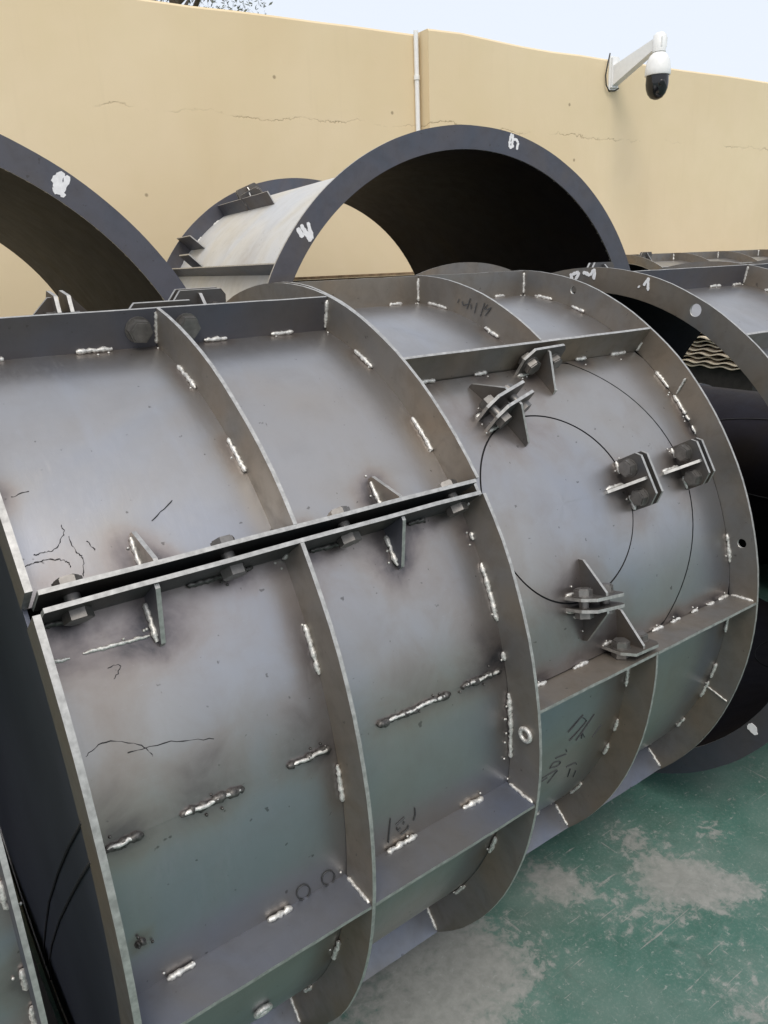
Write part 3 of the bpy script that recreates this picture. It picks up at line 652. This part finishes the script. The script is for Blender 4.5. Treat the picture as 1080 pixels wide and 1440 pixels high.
RA.lug(1.78, 112, 88, W=.14, Hh=.10, gap=.02); RA.lug(1.45, 118, 60, W=.12, Hh=.09, gap=.02)
for th in (112, 124, 133, 142): RA.bead([RA.p(LR - .012, th, RA.r + .004), RA.p(LR - .012, th + 2.5, RA.r + .004)], .007, heat=0)
RA.bead([RA.p(.5, 148.5, RA.r + .008), RA.p(.62, 148.5, RA.r + .008)], .006, heat=0); RA.finish([(RA.p(.7, 145, RA.r), .15, .45), (RA.p(1.2, 135, RA.r), .12, .3)])
kL = 1.312
LA = arch('wide_open_cylinder', (.053 * kL, 1.778 * kL), 1.483, .75 * kL, .693 * kL, 1.5 * kL, 'large open steel cylinder at the left edge with a white paint patch on its rim')
LA.marks(-.0062, L_MARKS, .015, PAINT, 'paint_mark'); LA.finish()

# loose ring leaning behind mould B, seen just over its top
lr = Mould('loose_flange_ring', (2.20, 2.46), 1.5, 0.0, .762, .762, .69); lr.ring(0, 0, 360, t=.008, mats=[PLATE, EDGE], step=2)
tag(lr.e, 'loose steel flange ring standing upright between the hatch mould and the wide cylinder', 'steel ring')

# rusty channel bar on trestles beyond the wide cylinder, seen through its mouth
tb = empty('steel_trestle', (3.0, 4.98, 0), -.06); tag(tb, 'rusty steel bar on legs seen through the mouth of the wide cylinder', 'trestle')
mb = MB(); mb.box((-1.2, -.05, 1.36), (1.2, .05, 1.44)); mb.box((-1.2, -.06, 1.444), (1.2, .06, 1.462)); mb.build('bar', RUST, tb)
for x in (-1.0, 0, 1.0):
    mb = MB(); mb.prism([(x - .04, -.2, 0), (x - .04, -.15, 0), (x - .04, -.02, 1.36), (x - .04, -.06, 1.36)], (.05, 0, 0)); mb.prism([(x - .04, .2, 0), (x - .04, .15, 0), (x - .04, .02, 1.36), (x - .04, .06, 1.36)], (.05, 0, 0)); mb.build('leg', RUST, tb)

# ================================================================== mould F: beyond C against the wall, only its top shows
F_ = Mould('far_mould', (0, 4.38), -.03, 6.8, .765, .765, .70)
tag(F_.e, 'far steel cylinder mould at the right whose flanged top shows below the wall', 'steel mould', 'ribbed steel cylinder moulds')
F_.shell(5.5, 8.9, 0, 360, res=.06)
FX = (5.5, 6.2, 6.85, 7.5, 8.2, 8.9)
for x in FX: F_.ring(x, 0, 360)
for th in (92, 60, 28, 0):
    for x, x_ in zip(FX, FX[1:]): F_.stringer(th, x + .004, x_ - .004)
for x in FX[1:-1]: F_.wrad(x, 92, st=-1, rad=.008)
F_.lug(5.75, 88, 0, W=.14, Hh=.08); F_.finish()

# smooth dark drum beyond the open mould
D_ = Mould('dark_drum', (3.74, 0), math.pi / 2, 1.68, .43, .43, .42)
tag(D_.e, 'dark smooth steel drum lying crosswise beyond the open end of the right mould', 'drum')
D_.shell(1.0, 2.36, 0, 360, r=.42, res=.04, mats=[INNER, INNER, EDGE]); D_.ring(1.0, 0, 360, r0=.36, mats=[DARKP, EDGE]); D_.ring(2.36, 0, 360, r0=.36, mats=[DARKP, EDGE])
D_.strokes([[(1.7 + .5 * math.cos(a), 150 + 26 * math.sin(a)) for a in [i * math.pi / 14 for i in range(29)]]], .006, SEAM, 'hatch_seam'); D_.finish()

# pile of corrugated sheets on blocks, glimpsed through the open mould
CORR = simple('fibre_cement_sheet', (.62, .54, .42), .85, 0, .15, 30)
bl = []
for k in range(2):
    mb = MB(); mb.box((-.09, -.55, 0), (.09, .55, .78)); o = mb.build('timber_bearer', SHADE_BLACK); o.location = (4.95 + k * .62, 3.2, 0); tag(o, ('nearer' if k == 0 else 'farther') + ' timber bearer coloured black as shade under the pile of corrugated sheets', 'timber')  # black colour stands in for the shaded opening below the pile
ORD = ('lowest', 'second lowest', 'third lowest', 'fourth lowest', 'fifth lowest', 'fifth highest', 'fourth highest', 'third highest', 'second highest', 'topmost')
for k in range(10):
    mb = MB(); nw = 60; L = 1.3; V = []
    for i in range(nw + 1):
        y = -.65 + L * i / nw; z = .007 * math.cos(i / nw * L / .146 * 2 * math.pi)
        for x in (-.5, .5): V += [(x, y, z), (x, y, z + .008)]
    F = []
    for i in range(nw):
        a = i * 4; b = a + 4
        F += [[a, a + 2, b + 2, b], [a + 1, b + 1, b + 3, a + 3], [a, b, b + 1, a + 1], [a + 2, a + 3, b + 3, b + 2]]
    F += [[0, 1, 3, 2], [nw * 4, nw * 4 + 2, nw * 4 + 3, nw * 4 + 1]]
    mb.add(V, F); o = mb.build('corrugated_sheet', CORR); o.location = (5.3 + rnd.uniform(-.03, .03), 3.2 + rnd.uniform(-.03, .03), .788 + k * .027)
    o.rotation_euler = (0, 0, rnd.uniform(-.02, .02)); tag(o, ORD[k] + ' corrugated sheet of the pile seen through the open mould', 'sheet', 'corrugated sheets in the pile')
